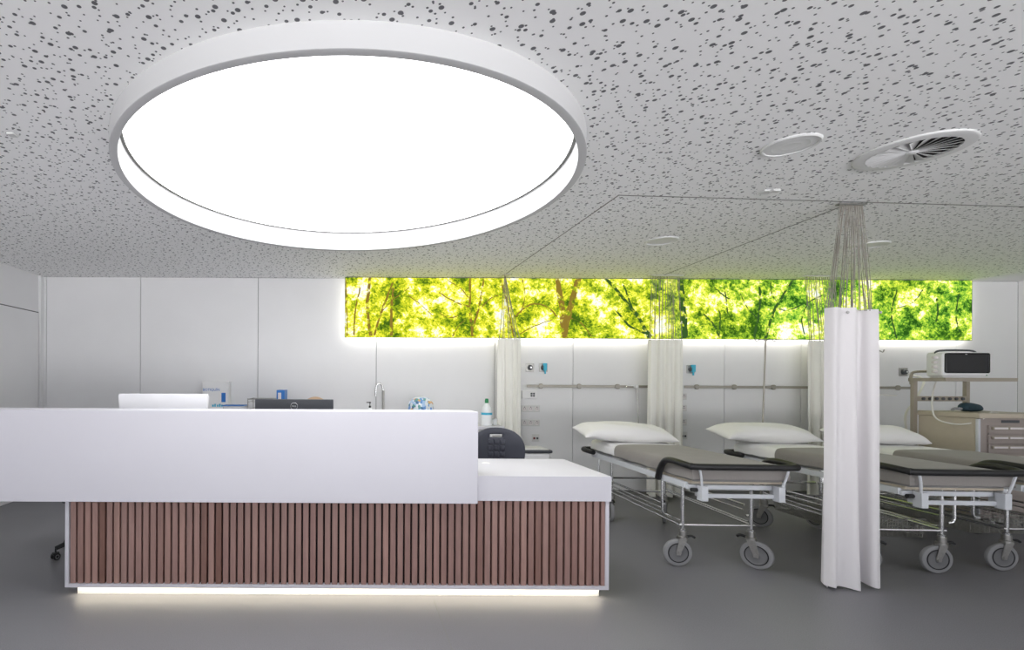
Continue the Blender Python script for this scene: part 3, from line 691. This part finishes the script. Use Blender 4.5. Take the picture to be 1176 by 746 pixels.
def make_bed(label, loc, rz, swivels, basket, fx=-.03, fy=-.62, blend=.30):
    t = thing('hospital_trolley_bed', label, 'bed', loc, rz, 'wheeled ward beds')
    # enamelled upper frame
    b = MB()
    for s in (-1, 1):
        b.box(s * .335 - .012, s * .335 + .012, -.76, .74, .605, .65, .004)
    b.box(-.335, .335, -.775, -.755, .60, .632, .003).box(-.27, .27, -.80, -.785, .545, .575, .003).box(-.335, .335, .72, .74, .60, .65, .003)
    b.box(-.335, .335, -.3, -.27, .61, .64).box(-.335, .335, .25, .28, .61, .64)
    b.build('upper_frame', 'frame', t)
    for s in (-1, 1):
        b = MB(); b.box(s * .258 - .022, s * .258 + .022, -.845, -.785, .53, .635, .005)
        b.box(s * .258 - .006, s * .258 + .03, -.80, -.74, .55, .62)
        q = b.build('corner_bracket', 'frame', t)
        MB().tube([(s * .27, -.83, .63), (s * .285, -.842, .70), (s * .30, -.846, .765)], .008, 8).build('handle_strut', 'frame', q)
        MB().lathe([(0, -.02), (.014, -.02), (.014, .02), (0, .02)], axis='X', c=(s * .30, -.79, .60), seg=12).build('lock_knob', 'black', q)
    # black push handle around the foot end
    def arc(s):
        return [(s * .362, -.46, .615), (s * .368, -.50, .70), (s * .37, -.56, .765), (s * .372, -.64, .785), (s * .37, -.76, .782), (s * .355, -.825, .775), (s * .31, -.85, .772)]
    b = MB(); b.tube(arc(-1) + [(0, -.855, .772)] + arc(1)[::-1], .0225, 12, smooth_n=4)
    b.build('push_handle', 'black', t)
    # head bumpers
    for s in (-1, 1):
        b = MB(); b.tube([(s * .38, .62, .66), (s * .405, .74, .665), (s * .385, .83, .668), (s * .30, .85, .668)], .024, 10, smooth_n=4)
        b.build('corner_bumper', 'black', t)
    MB().tube([(-.34, .72, .645), (-.34, .84, .66), (.34, .84, .66), (.34, .72, .645)], .012, 8).build('head_bar', 'black', t)
    # chrome undercarriage
    for s in (-1, 1):
        for lx, y in ((s * .245 + fx, fy), (s * .25, .52)):
            b = MB(); b.tube([(lx, y, .24), (lx, y, .61)], .0125, 12)
            b.lathe([(0.0, .24), (.021, .24), (.021, .275), (.0125, .28)], c=(lx, y, 0), seg=14)
            b.build('leg', 'chrome', t)
        for pts, r in (([(s * .262 + fx, fy, .305), (s * .285, .52, .305)], .009), ([(s * .24 + fx, fy + .02, .33), (s * .262, .52, .33)], .007),
                       ([(s * .30, -.44, .415), (s * .30, .60, .415)], .009), ([(s * .30, -.42, .375), (s * .30, .56, .375)], .006)):
            MB().tube(pts, r, 8).build('side_tube', 'chrome', t)
        MB().tube([(s * .335, -.47, .62), (s * .335, -.47, .37), (s * .32, -.47, .345), (s * .29, -.47, .338)], .0095, 8).build('drop_tube', 'chrome', t)
        MB().tube([(s * .335, .60, .62), (s * .335, .60, .41), (s * .30, .60, .40)], .0085, 8).build('drop_tube', 'chrome', t)
    for y, z, q in ((fy, .305, fx), (.52, .305, 0), (.60, .415, 0)): MB().tube([(-.27 + q, y, z), (.27 + q, y, z)], .0095, 8).build('cross_tube', 'chrome', t)
    if basket:
        b = MB(); x0, x1, y0, y1, z0, z1 = -.25, .25, -.36, .42, .20, .335
        for i in range(40):
            y = y0 + (y1 - y0) * i / 39
            b.tube([(x0, y, z1), (x0 + .02, y, z0), (x1 - .02, y, z0), (x1, y, z1)], .0016, 4)
        for i in range(14):
            x = x0 + .02 + (x1 - x0 - .04) * i / 13; b.tube([(x, y0, z1), (x, y0, z0), (x, y1, z0), (x, y1, z1)], .0016, 4)
        for k in range(6):
            z = z0 + (z1 - z0) * k / 5; e = .02 * (1 - k / 5)
            b.tube([(x0 + e, y0, z), (x1 - e, y0, z), (x1 - e, y1, z), (x0 + e, y1, z), (x0 + e, y0, z)], .0018 if k < 5 else .004, 5)
        b.build('wire_basket', 'steel', t)
    for (x, y), sw in zip(((-.245 + fx, fy), (.245 + fx, fy), (-.25, .52), (.25, .52)), swivels):
        wheel_caster(t, x, y, sw)
    # mattress
    b = MB(); b.box(-.318, .318, -.79, .80, .652, .755, .03, 4)
    mt = b.build('mattress', 'matt', t)
    lab(MB().box(-.31, .31, -.775, -.25, .640, .665, .004).build('base_board', 'cart', mt), 'pale board under the mattress')
    def drape(y0, y1, off, zside, m, name, wav, zfoot=None):
        b = MB(); bm = b.bm; ny = 26; prof = []
        hw = .318 + off; top = .765 + off
        prof += [(-hw - .004, zside), (-hw - .003, (zside + top) / 2), (-hw, top - .035), (-hw + .012, top - .01), (-hw + .04, top)]
        prof += [(x, top + .006 * math.cos(x * 5)) for x in (-.2, -.1, 0, .1, .2)]
        prof += [(-a, z) for a, z in prof[:5][::-1]]
        rows = []
        for i in range(ny + 1):
            y = y0 + (y1 - y0) * i / ny; row = []
            for k, (x, z) in enumerate(prof):
                dz = 0; yy = y
                if k in (0, len(prof) - 1): dz = wav * math.sin(i * .9 + k) * .5 + random.uniform(-1, 1) * wav * .2
                if k in (1, len(prof) - 2): x = x + math.copysign(wav * .3 * math.sin(i * 1.3), x)
                row.append(bm.verts.new((x, yy, z + dz + random.uniform(-.0012, .0012))))
            rows.append(row)
        if zfoot is not None:     # folded down over the foot end
            for d, zz in ((.022, .012), (.032, .035), (.034, .08), (.034, zfoot)):
                row = []
                for k, (x, z) in enumerate(prof):
                    zt = min(z, top - zz) if zz != zfoot else min(z, zfoot)
                    row.append(bm.verts.new((x * .985, y0 - d, zt)))
                rows.insert(0, row)
        for A, B in zip(rows, rows[1:]):
            for j in range(len(prof) - 1): bm.faces.new((A[j], A[j + 1], B[j + 1], B[j]))
        o = b.build(name, m, t, sharp=75)
        sd = o.modifiers.new('thickness', 'SOLIDIFY'); sd.thickness = .004; sd.offset = -1
        s2 = o.modifiers.new('subdivision', 'SUBSURF'); s2.levels = 1; s2.render_levels = 1
        return o
    lab(drape(blend - .12, .815, .006, .672, 'cloth', 'sheet', .006), 'white sheet at the head end')
    lab(drape(-.785, blend, .014, .67, 'blanket', 'blanket', .008, .675), 'grey blanket over the foot end')
    return t

def pillow(label, loc, rz, tilt=0, seed=1):
    rnd = random.Random(seed); b = MB(); bm = b.bm; nx, ny = 30, 14; W, D, T_ = .445, .19, .088
    ph = [rnd.uniform(0, 6) for _ in range(6)]
    def pt(i, j, s):
        u, v = 2 * i / nx - 1, 2 * j / ny - 1
        e = (max(0, 1 - abs(u) ** 3.4) ** .6) * (max(0, 1 - abs(v) ** 2.6) ** .5) * (1 + .03 * math.sin(u * 3 + ph[3]))
        px = u * W * (1 - .05 * (1 - abs(u)) * 0 - .07 * (1 - v * v) * abs(u) ** 3) ; py = v * D * (1 - .10 * (1 - u * u) ** .5 * 0 - .08 * (1 - u * u))
        z = s * T_ * e * (1.05 if s > 0 else .85)
        z += s * e * (.010 * math.sin(u * 9 + ph[0] + v * 2) * (abs(u) ** 1.2) + .007 * math.sin(v * 7 + u * 5 + ph[1]) + .006 * math.sin(u * 17 + v * 6 + ph[2]) * abs(u))
        if abs(u) > .8: z += -.02 * (abs(u) - .8) / .2
        return (px, py, z)
    top = [[bm.verts.new(pt(i, j, 1)) for j in range(ny + 1)] for i in range(nx + 1)]
    bot = [[top[i][j] if (i in (0, nx) or j in (0, ny)) else bm.verts.new(pt(i, j, -1)) for j in range(ny + 1)] for i in range(nx + 1)]
    for i in range(nx):
        for j in range(ny):
            bm.faces.new((top[i][j], top[i + 1][j], top[i + 1][j + 1], top[i][j + 1]))
            bm.faces.new((bot[i][j], bot[i][j + 1], bot[i + 1][j + 1], bot[i + 1][j]))
    o = b.build('pillow', 'cloth', sharp=170, subd=1)
    o.location = loc; o.rotation_euler = (math.radians(10), tilt, rz)
    return tag(o, label, 'pillow', 'pillows on the ward beds')

d = math.radians
BEDS = [
    ('wheeled hospital bed nearest the desk, grey blanket and white sheet', (2.745, 4.245, 0), d(-2.5), (d(176), d(-48), d(80), d(60)), False, {}),
    ('wheeled hospital bed partly hidden by the big front curtain', (4.09, 4.08, 0), d(-3), (d(150), d(176), d(120), d(100)), True, dict(fx=-.085, fy=-.55)),
    ('wheeled hospital bed at the right beside the beige cart', (5.065, 4.18, 0), d(-3), (d(176), d(160), d(120), d(60)), True, dict(blend=.12))]
for lb, loc, rz, sw, bk, kw in BEDS: make_bed(lb, loc, rz, sw, bk, **kw)
pillow('white pillow on the bed nearest the desk', (2.665, 4.83, .862), d(-4), d(2), 1)
pillow('white pillow right of the middle curtain on the middle bed', (4.02, 4.82, .862), d(-3), d(1), 2)
pillow('white pillow right of the big curtain, in front of the cart', (5.02, 4.74, .862), d(-2), d(2), 3).scale = (.84, 1, 1)

# drip poles
def drip_pole(label, x, y, ztop, lean, z0=.0):
    t = thing('drip_pole', label, 'drip pole', (x, y, z0))
    MB().tube([(lean, 0, 0), (0, 0, ztop - z0)], .0075, 8).build('pole', 'railmetal', t)
    for s in (-1, 1):
        MB().tube([(0, 0, ztop - z0 - .01), (s * .05, 0, ztop - z0 + .003), (s * .095, 0, ztop - z0 - .015), (s * .11, 0, ztop - z0 + .01)], .0055, 6, smooth_n=3).build('hook', 'steel', t)
drip_pole('thin metal drip pole leaning behind the middle bed', 4.21 + .02, 5.04, 1.80, -.055)
drip_pole('drip pole with hook showing just right of the big curtain', 5.42, 5.12, 1.70, 0)

# ------------------------------------------------------------------ curtains
def curtain(label, x0, x1, y, ztop, zbot, m, folds, depth, ceil_pts, ncord, seed, flap=False, skew=0):
    rnd = random.Random(seed)
    t = thing('hanging_curtain', label, 'curtain', ((x0 + x1) / 2, y, zbot), 0)
    W = x1 - x0; N = 90; NZ = 14; cx = (x0 + x1) / 2
    b = MB(); bm = b.bm; ph = [rnd.uniform(0, 6.28) for _ in range(4)]
    rows = []
    for k in range(NZ + 1):
        f = k / NZ; z = (ztop - zbot) * (1 - f); row = []
        for i in range(N + 1):
            u = i / N; a = depth * (.55 + .6 * f)
            yy = a * math.sin(u * folds * 2 * PI + ph[0] + .4 * math.sin(f * 3 + ph[1])) + .4 * a * math.sin(u * folds * 3.7 * PI + ph[2])
            xx = (u - .5) * W * (1 + .03 * f) + .35 * a * math.sin(u * folds * 4 * PI + ph[3]) + skew * f
            zz = z + (.012 * math.sin(u * folds * 2 * PI + ph[0]) if k == NZ else 0)
            row.append(bm.verts.new((xx, yy, zz)))
        rows.append(row)
    for A, B in zip(rows, rows[1:]):
        for i in range(N): bm.faces.new((A[i], B[i], B[i + 1], A[i + 1]))
    o = b.build('fabric', m, t, sharp=180, recalc=True)
    sd = o.modifiers.new('thickness', 'SOLIDIFY'); sd.thickness = .003
    # hem bands
    for zz, hh in ((ztop - zbot - .028, .024),):
        pass
    if flap:   # second width of cloth lying over the first
        b = MB(); bm = b.bm; rows = []
        for k in range(NZ + 1):
            f = k / NZ; z = (ztop - zbot) * (1 - f) + .004; row = []
            for i in range(31):
                u = i / 30; xr = -.515 + (.52 + .12 * f ** 2) * u
                yy = (-depth * 1.6 - .022 * math.sin(u * 8.4 + .5 + .8 * f) * (.6 + .6 * f)) * min(1, u * 9 + .05) ** .5 + .02 * (u ** 6)
                row.append(bm.verts.new((xr * W + .003, yy, z - .028 * f * u * u)))
            rows.append(row)
        for A, B in zip(rows, rows[1:]):
            for i in range(30): bm.faces.new((A[i], B[i], B[i + 1], A[i + 1]))
        o = b.build('overlapping_fold', m, t, sharp=180); sd = o.modifiers.new('thickness', 'SOLIDIFY'); sd.thickness = .003
        for fx in (-.24, .36):
            MB().lathe([(0, -.004), (.008, -.004), (.010, 0), (.008, .004)], axis='Y', c=(fx * W, -depth * 2.1, ztop - zbot - .03), seg=12).build('eyelet', 'steel', t)
    (ax, ay), (bx, by) = ceil_pts
    for i in range(ncord):
        u = (i + rnd.uniform(.1, .9)) / ncord; v = min(1, max(0, u + rnd.uniform(-.08, .08)))
        p0 = Vector((ax + (bx - ax) * u - cx, ay + (by - ay) * u - y, H - .012 - zbot))
        p1 = Vector(((v - .5) * W * .96, rnd.uniform(-.5, .5) * depth, ztop - zbot - .01))
        mid_ = p0.lerp(p1, .5) + Vector((rnd.uniform(-.012, .012), 0, 0))
        MB().tube([p0, mid_, p1], .0021, 5, smooth_n=3).build('cord', 'cord', t)
    b = MB(); b.box(ax - cx - .01, bx - cx + .01, min(ay, by) - y - .012, max(ay, by) - y + .012, H - .012 - zbot, H - .0035 - zbot)
    b.build('carriage', 'track' if flap else 'socket', t)
    return t
curtain('cream curtain leftmost, bunched against the wall by the counter', 1.70, 1.965, 5.74, 1.86, .04, 'curtain2', 3, .03, ((1.74, 5.66), (1.80, 5.80)), 18, 3)
curtain('cream curtain bunched between the first two beds', 3.455, 3.85, 5.74, 1.857, .04, 'curtain2', 4, .032, ((3.44, 5.68), (3.80, 5.72)), 30, 4)
curtain('cream curtain bunched at the wall behind the big front curtain', 5.30, 5.72, 5.74, 1.855, .04, 'curtain2', 4, .032, ((5.2, 5.68), (5.6, 5.72)), 26, 5)
curtain('large white curtain hanging in front, its cords reaching the ceiling', 3.13, 3.485, 3.28, 1.848, .018, 'curtain', 2, .036, ((3.36, 3.40), (3.53, 3.41)), 30, 6, flap=True)

def track(label, pts):
    b = MB()
    for (x0, y0), (x1, y1) in zip(pts, pts[1:]):
        L = math.hypot(x1 - x0, y1 - y0); a = math.atan2(y1 - y0, x1 - x0)
        n0 = set(b.bm.verts)
        b.box(0, L, -.0035, .0035, H - .003, H - .0002)
        vs = [v for v in b.bm.verts if v not in n0]
        bmesh.ops.rotate(b.bm, verts=vs, cent=(0, 0, 0), matrix=RZ(a)); bmesh.ops.translate(b.bm, verts=vs, vec=(x0, y0, 0))
    tag(b.build('curtain_track', 'track'), label, 'curtain track')
track('curtain rail on the ceiling turning a corner around the beds', [(1.757, YB - .08), (1.764, 3.274), (4.70, 3.448), (7.4, 3.60)])
track('faint straight curtain rail on the ceiling between the first two beds', [(3.60, YB - .08), (3.43, 3.39)])

# ------------------------------------------------------------------ ceiling fittings
t = thing('air_diffuser', 'round swirl air vent with dark slots at the upper right of the ceiling', 'air vent', (2.985, 2.63, H - .014), d(0))
t.scale = (.93, .93, 1)
MB().lathe([(.19, .0), (.235, .0), (.245, .006), (.245, .0135), (.19, .0135), (.19, 0)], seg=64).build('rim', 'fitting', t)
MB().lathe([(0, .0125), (.19, .0125), (.19, .0138), (0, .0138)], seg=64).build('plenum', 'gap', t)
MB().lathe([(0, -.004), (.02, -.004), (.026, 0), (.026, .01), (0, .01)], seg=24).build('hub', 'fitting', t)
for k in range(24):
    a = 2 * PI * k / 24; b = MB(); hw0, hw1 = .0035, .022
    pr = [(.026, hw0, .010), (.026, -hw0, .003), (.188, -hw1, -.006), (.188, hw1, .010)]
    vs = [b.bm.verts.new(RZ(a) @ Vector(p)) for p in pr] + [b.bm.verts.new(RZ(a) @ (Vector(p) + Vector((0, 0, .0015)))) for p in pr]
    for f in ((0, 1, 2, 3), (7, 6, 5, 4), (0, 4, 5, 1), (1, 5, 6, 2), (2, 6, 7, 3), (3, 7, 4, 0)): b.bm.faces.new([vs[i] for i in f])
    b.build('blade', 'fitting', t, flat=True)
def disc(label, x, y, r, grill, name='ceiling_speaker', cat='speaker'):
    t = thing(name, label, cat, (x, y, H - .01))
    MB().lathe([(r * .88, -.001), (r * .95, -.002), (r, .004), (r, .0098), (r * .88, .0098), (r * .88, -.001)], seg=48).build('rim', 'fitting', t)
    b = MB().lathe([(0, .003), (r * .30, .003), (r * .33, .001), (r * .36, .003), (r * .6, .003), (r * .63, .001), (r * .66, .003), (r * .88, .004), (r * .88, .009), (0, .009)] if grill else
                   [(0, .0085), (r * .8, .0075), (r * .88, .002), (r * .88, .0095), (0, .0095)], seg=48)
    b.build('grille' if grill else 'cover', 'fitting', t)
disc('round white ceiling speaker left of the swirl vent', 2.284, 2.573, .125, True)
disc('small round recessed ceiling lamp above the bed nearest the desk', 2.70, 4.31, .13, False, 'ceiling_downlight', 'lamp')
disc('round recessed ceiling lamp right of the big curtain cords', 4.63, 4.41, .13, False, 'ceiling_downlight', 'lamp')
t = thing('ceiling_sensor', 'small square sensor on the ceiling left of the curtain cords', 'sensor', (2.676, 3.19, H))
MB().box(-.035, .035, -.03, .03, -.014, -.0002, .003).build('base', 'fitting', t)
MB().box(.0, .05, -.055, -.02, -.022, -.006, .003).build('lens', 'socket', t)
t = thing('ceiling_sensor', 'tiny plate on the ceiling at the far left', 'sensor', (-1.735, 2.50, H))
MB().box(-.02, .02, -.02, .02, -.01, -.0002, .003).build('base', 'socket', t)

# ------------------------------------------------------------------ medical cart with overbridge
CX0, CX1, CY0, CY1, CZ = 5.60, 6.22, 4.40, 4.87, 1.095
t = thing('medical_cart', 'beige hospital cart with drawers and raised shelf beside the rightmost bed', 'cart', ((CX0 + CX1) / 2, (CY0 + CY1) / 2, 0))
P = lambda o: place(o, t)
P(lab(MB().box(CX0, CX1, CY0 + .02, CY1, .16, CZ - .045, .006).build('body', 'cart'), 'beige side panels'))
P(MB().box(CX0 - .008, CX1 + .008, CY0 - .012, CY1 + .005, CZ - .045, CZ, .008, 3).build('top', 'cart'))
P(MB().box(CX0 - .002, CX0 + .018, CY0 - .002, CY0 + .022, .16, CZ - .05, .004).build('corner_trim', 'frame'))
P(MB().box(CX0 + .018, CX1, CY0, CY0 + .02, .16, CZ - .046, .002).build('front_frame', 'cartfront'))
P(MB().box(CX0 + .20, CX0 + .36, CY0 - .006, CY0, CZ - .085, CZ - .06, .003).build('lock_panel', 'darkgrey'))
z = CZ - .105
for k, hh in enumerate((.085, .085, .085, .085, .15, .15)):
    dd = P(MB().box(CX0 + .075, CX1 - .02, CY0 - .014, CY0, z - hh + .008, z, .004).build('drawer', 'cartfront'))
    q = MB().box(CX0 + .095, CX1 - .04, CY0 - .03, CY0 - .014, z - .04, z - .012, .005).build('handle', 'cartframe', dd)
    for j in range(3):
        MB().box(CX0 + .105 + j * .14, CX0 + .225 + j * .14, CY0 - .0315, CY0 - .0298, z - .035, z - .018).build('label_card', 'label', dd)
    z -= hh
for x in (CX0 + .06, CX1 - .06):
    for y in (CY0 + .06, CY1 - .06):
        b = MB(); b.lathe([(0, .17), (.02, .17), (.02, .12), (0, .12)], c=(x, y, 0), seg=12).box(x - .022, x + .022, y - .03, y + .03, .07, .125, .005)
        c = P(b.build('caster', 'steel'))
        MB().lathe([(0, -.013), (.055, -.013), (.062, -.008), (.062, .008), (.055, .013), (0, .013)], axis='X', c=(x, y, .062), seg=24).build('wheel', 'tyre', c)
SZ = 1.402
for x in (CX0 - .03, CX0 + .49):
    P(MB().box(x - .018, x + .018, CY1 - .005, CY1 + .03, .62 if x < CX0 else CZ - .02, SZ - .01, .004).build('post', 'cartframe'))
P(MB().poly([(CX0 - .055, 4.60), (CX0 + .62, 4.60), (CX0 + .62, 4.91), (CX0 - .055, 4.91)], SZ - .020, SZ + .012).build('shelf', 'cartframe'))
P(MB().tube([(CX0 - .03, 4.905, SZ - .05), (CX0 - .03, 4.905, SZ + .04), (CX0 + .02, 4.905, SZ + .075), (CX0 + .28, 4.905, SZ + .078), (CX0 + .45, 4.905, SZ + .07), (CX0 + .5, 4.905, SZ + .01)], .012, 8, smooth_n=5).build('guard_tube', 'cartframe'))
b = MB(); b.box(CX0 - .02, CX0 + .49, 4.865, 4.875, 1.185, 1.235, .003)
P(b.build('hook_rail', 'cartframe'))
for k in range(7):
    P(MB().lathe([(0, -.012), (.014, -.012), (.014, 0)], axis='Y', c=(CX0 + .04 + k * .065, 4.866, 1.21), seg=12).build('rail_hole', 'darkgrey'))
for k, x in enumerate((.085, .19)):
    P(MB().lathe([(0, -.03), (.02, -.03), (.024, 0)], axis='Y', c=(CX0 + x, 4.84, SZ + .045), seg=14).build('connector', 'darkgrey'))

# things on the cart
t = thing('patient_monitor', 'white patient monitor with dark screen on the cart shelf', 'patient monitor', (5.80, 4.73, SZ + .012), d(-3))
b = MB(); b.box(-.20, .215, -.075, .075, .012, .245, .022, 3); b.build('housing', 'white', t)
MB().box(-.185, .205, -.082, -.073, .045, .235, .016, 3).build('screen', 'glass_screen', t)
MB().box(-.18, .18, -.06, .06, 0, .02, .006).build('foot', 'white', t)
MB().tube([(-.19, .0, .225), (-.15, 0, .262), (.12, 0, .264), (.18, 0, .24)], .009, 8, smooth_n=4).build('carry_handle', 'darkgrey', t)
for k in range(4): MB().lathe([(0, -.035), (.013, -.035), (.016, 0)], axis='X', c=(-.198, -.02, .06 + k * .045), seg=12).build('side_port', 'label', t)
MB().lathe([(0, -.004), (.005, -.004), (.005, 0)], axis='Y', c=(.19, -.074, .027), seg=10).build('indicator', 'green', t)
text('front_mark', '▬', .016, (.0, -.0825, .225), (PI / 2, 0, 0), 'label', t)
# blood pressure cuff
t = thing('pressure_cuff', 'rolled dark teal blood-pressure cuff lying on the cart top', 'cuff', (5.83, 4.64, CZ), d(12))
b = MB(); b.tube([(-.12, 0, .03), (-.09, 0, .045), (0, 0, .043), (.09, 0, .035), (.14, 0, .022)], [.02, .04, .042, .034, .014], 14, smooth_n=3)
for v in b.bm.verts: v.co.z = max(v.co.z, .001)
b.build('roll', 'cuff', t)
MB().tube([(-.12, .0, .03), (-.17, .02, .03), (-.22, .01, .02)], .012, 8).build('connector', 'tyre', t)
# hoses
def hose(label, pts, r=.0075):
    tag(MB().tube(pts, r, 8, smooth_n=10).build('hose', 'hose'), label, 'hose')
def at(x, y, Y):
    u = (x - PX - ROLL * (PY - y)) / F_PX; v = (PY - y + ROLL * (x - PX)) / F_PX
    return (u * Y, Y, 1.35 + v * Y)
hose('white hose looping down from the wall gas outlet to the cart', [(6.63, 5.86, 1.47), (6.50, 5.6, 1.40), (5.96, 5.2, 1.20), (5.66, 5.03, 1.05), (5.62, 4.98, .86), (5.70, 4.96, .74)], .01)
hose('white cable curving from the cart top connector down its side and back over the top', [(5.86, 4.86, 1.44), (5.72, 4.82, 1.38), (5.585, 4.74, 1.20), (5.52, 4.66, 1.04), (5.54, 4.55, .99), (5.60, 4.46, 1.00), (5.655, 4.40, 1.055), (5.76, 4.44, 1.10), (5.86, 4.50, 1.098), (6.0, 4.52, 1.079)], .0065)
hose('thin white cable running from the big curtain to the cart post', [(5.12, 5.15, 1.19), (5.25, 5.10, 1.225), (5.40, 5.05, 1.24), (5.53, 5.0, 1.235)], .006)
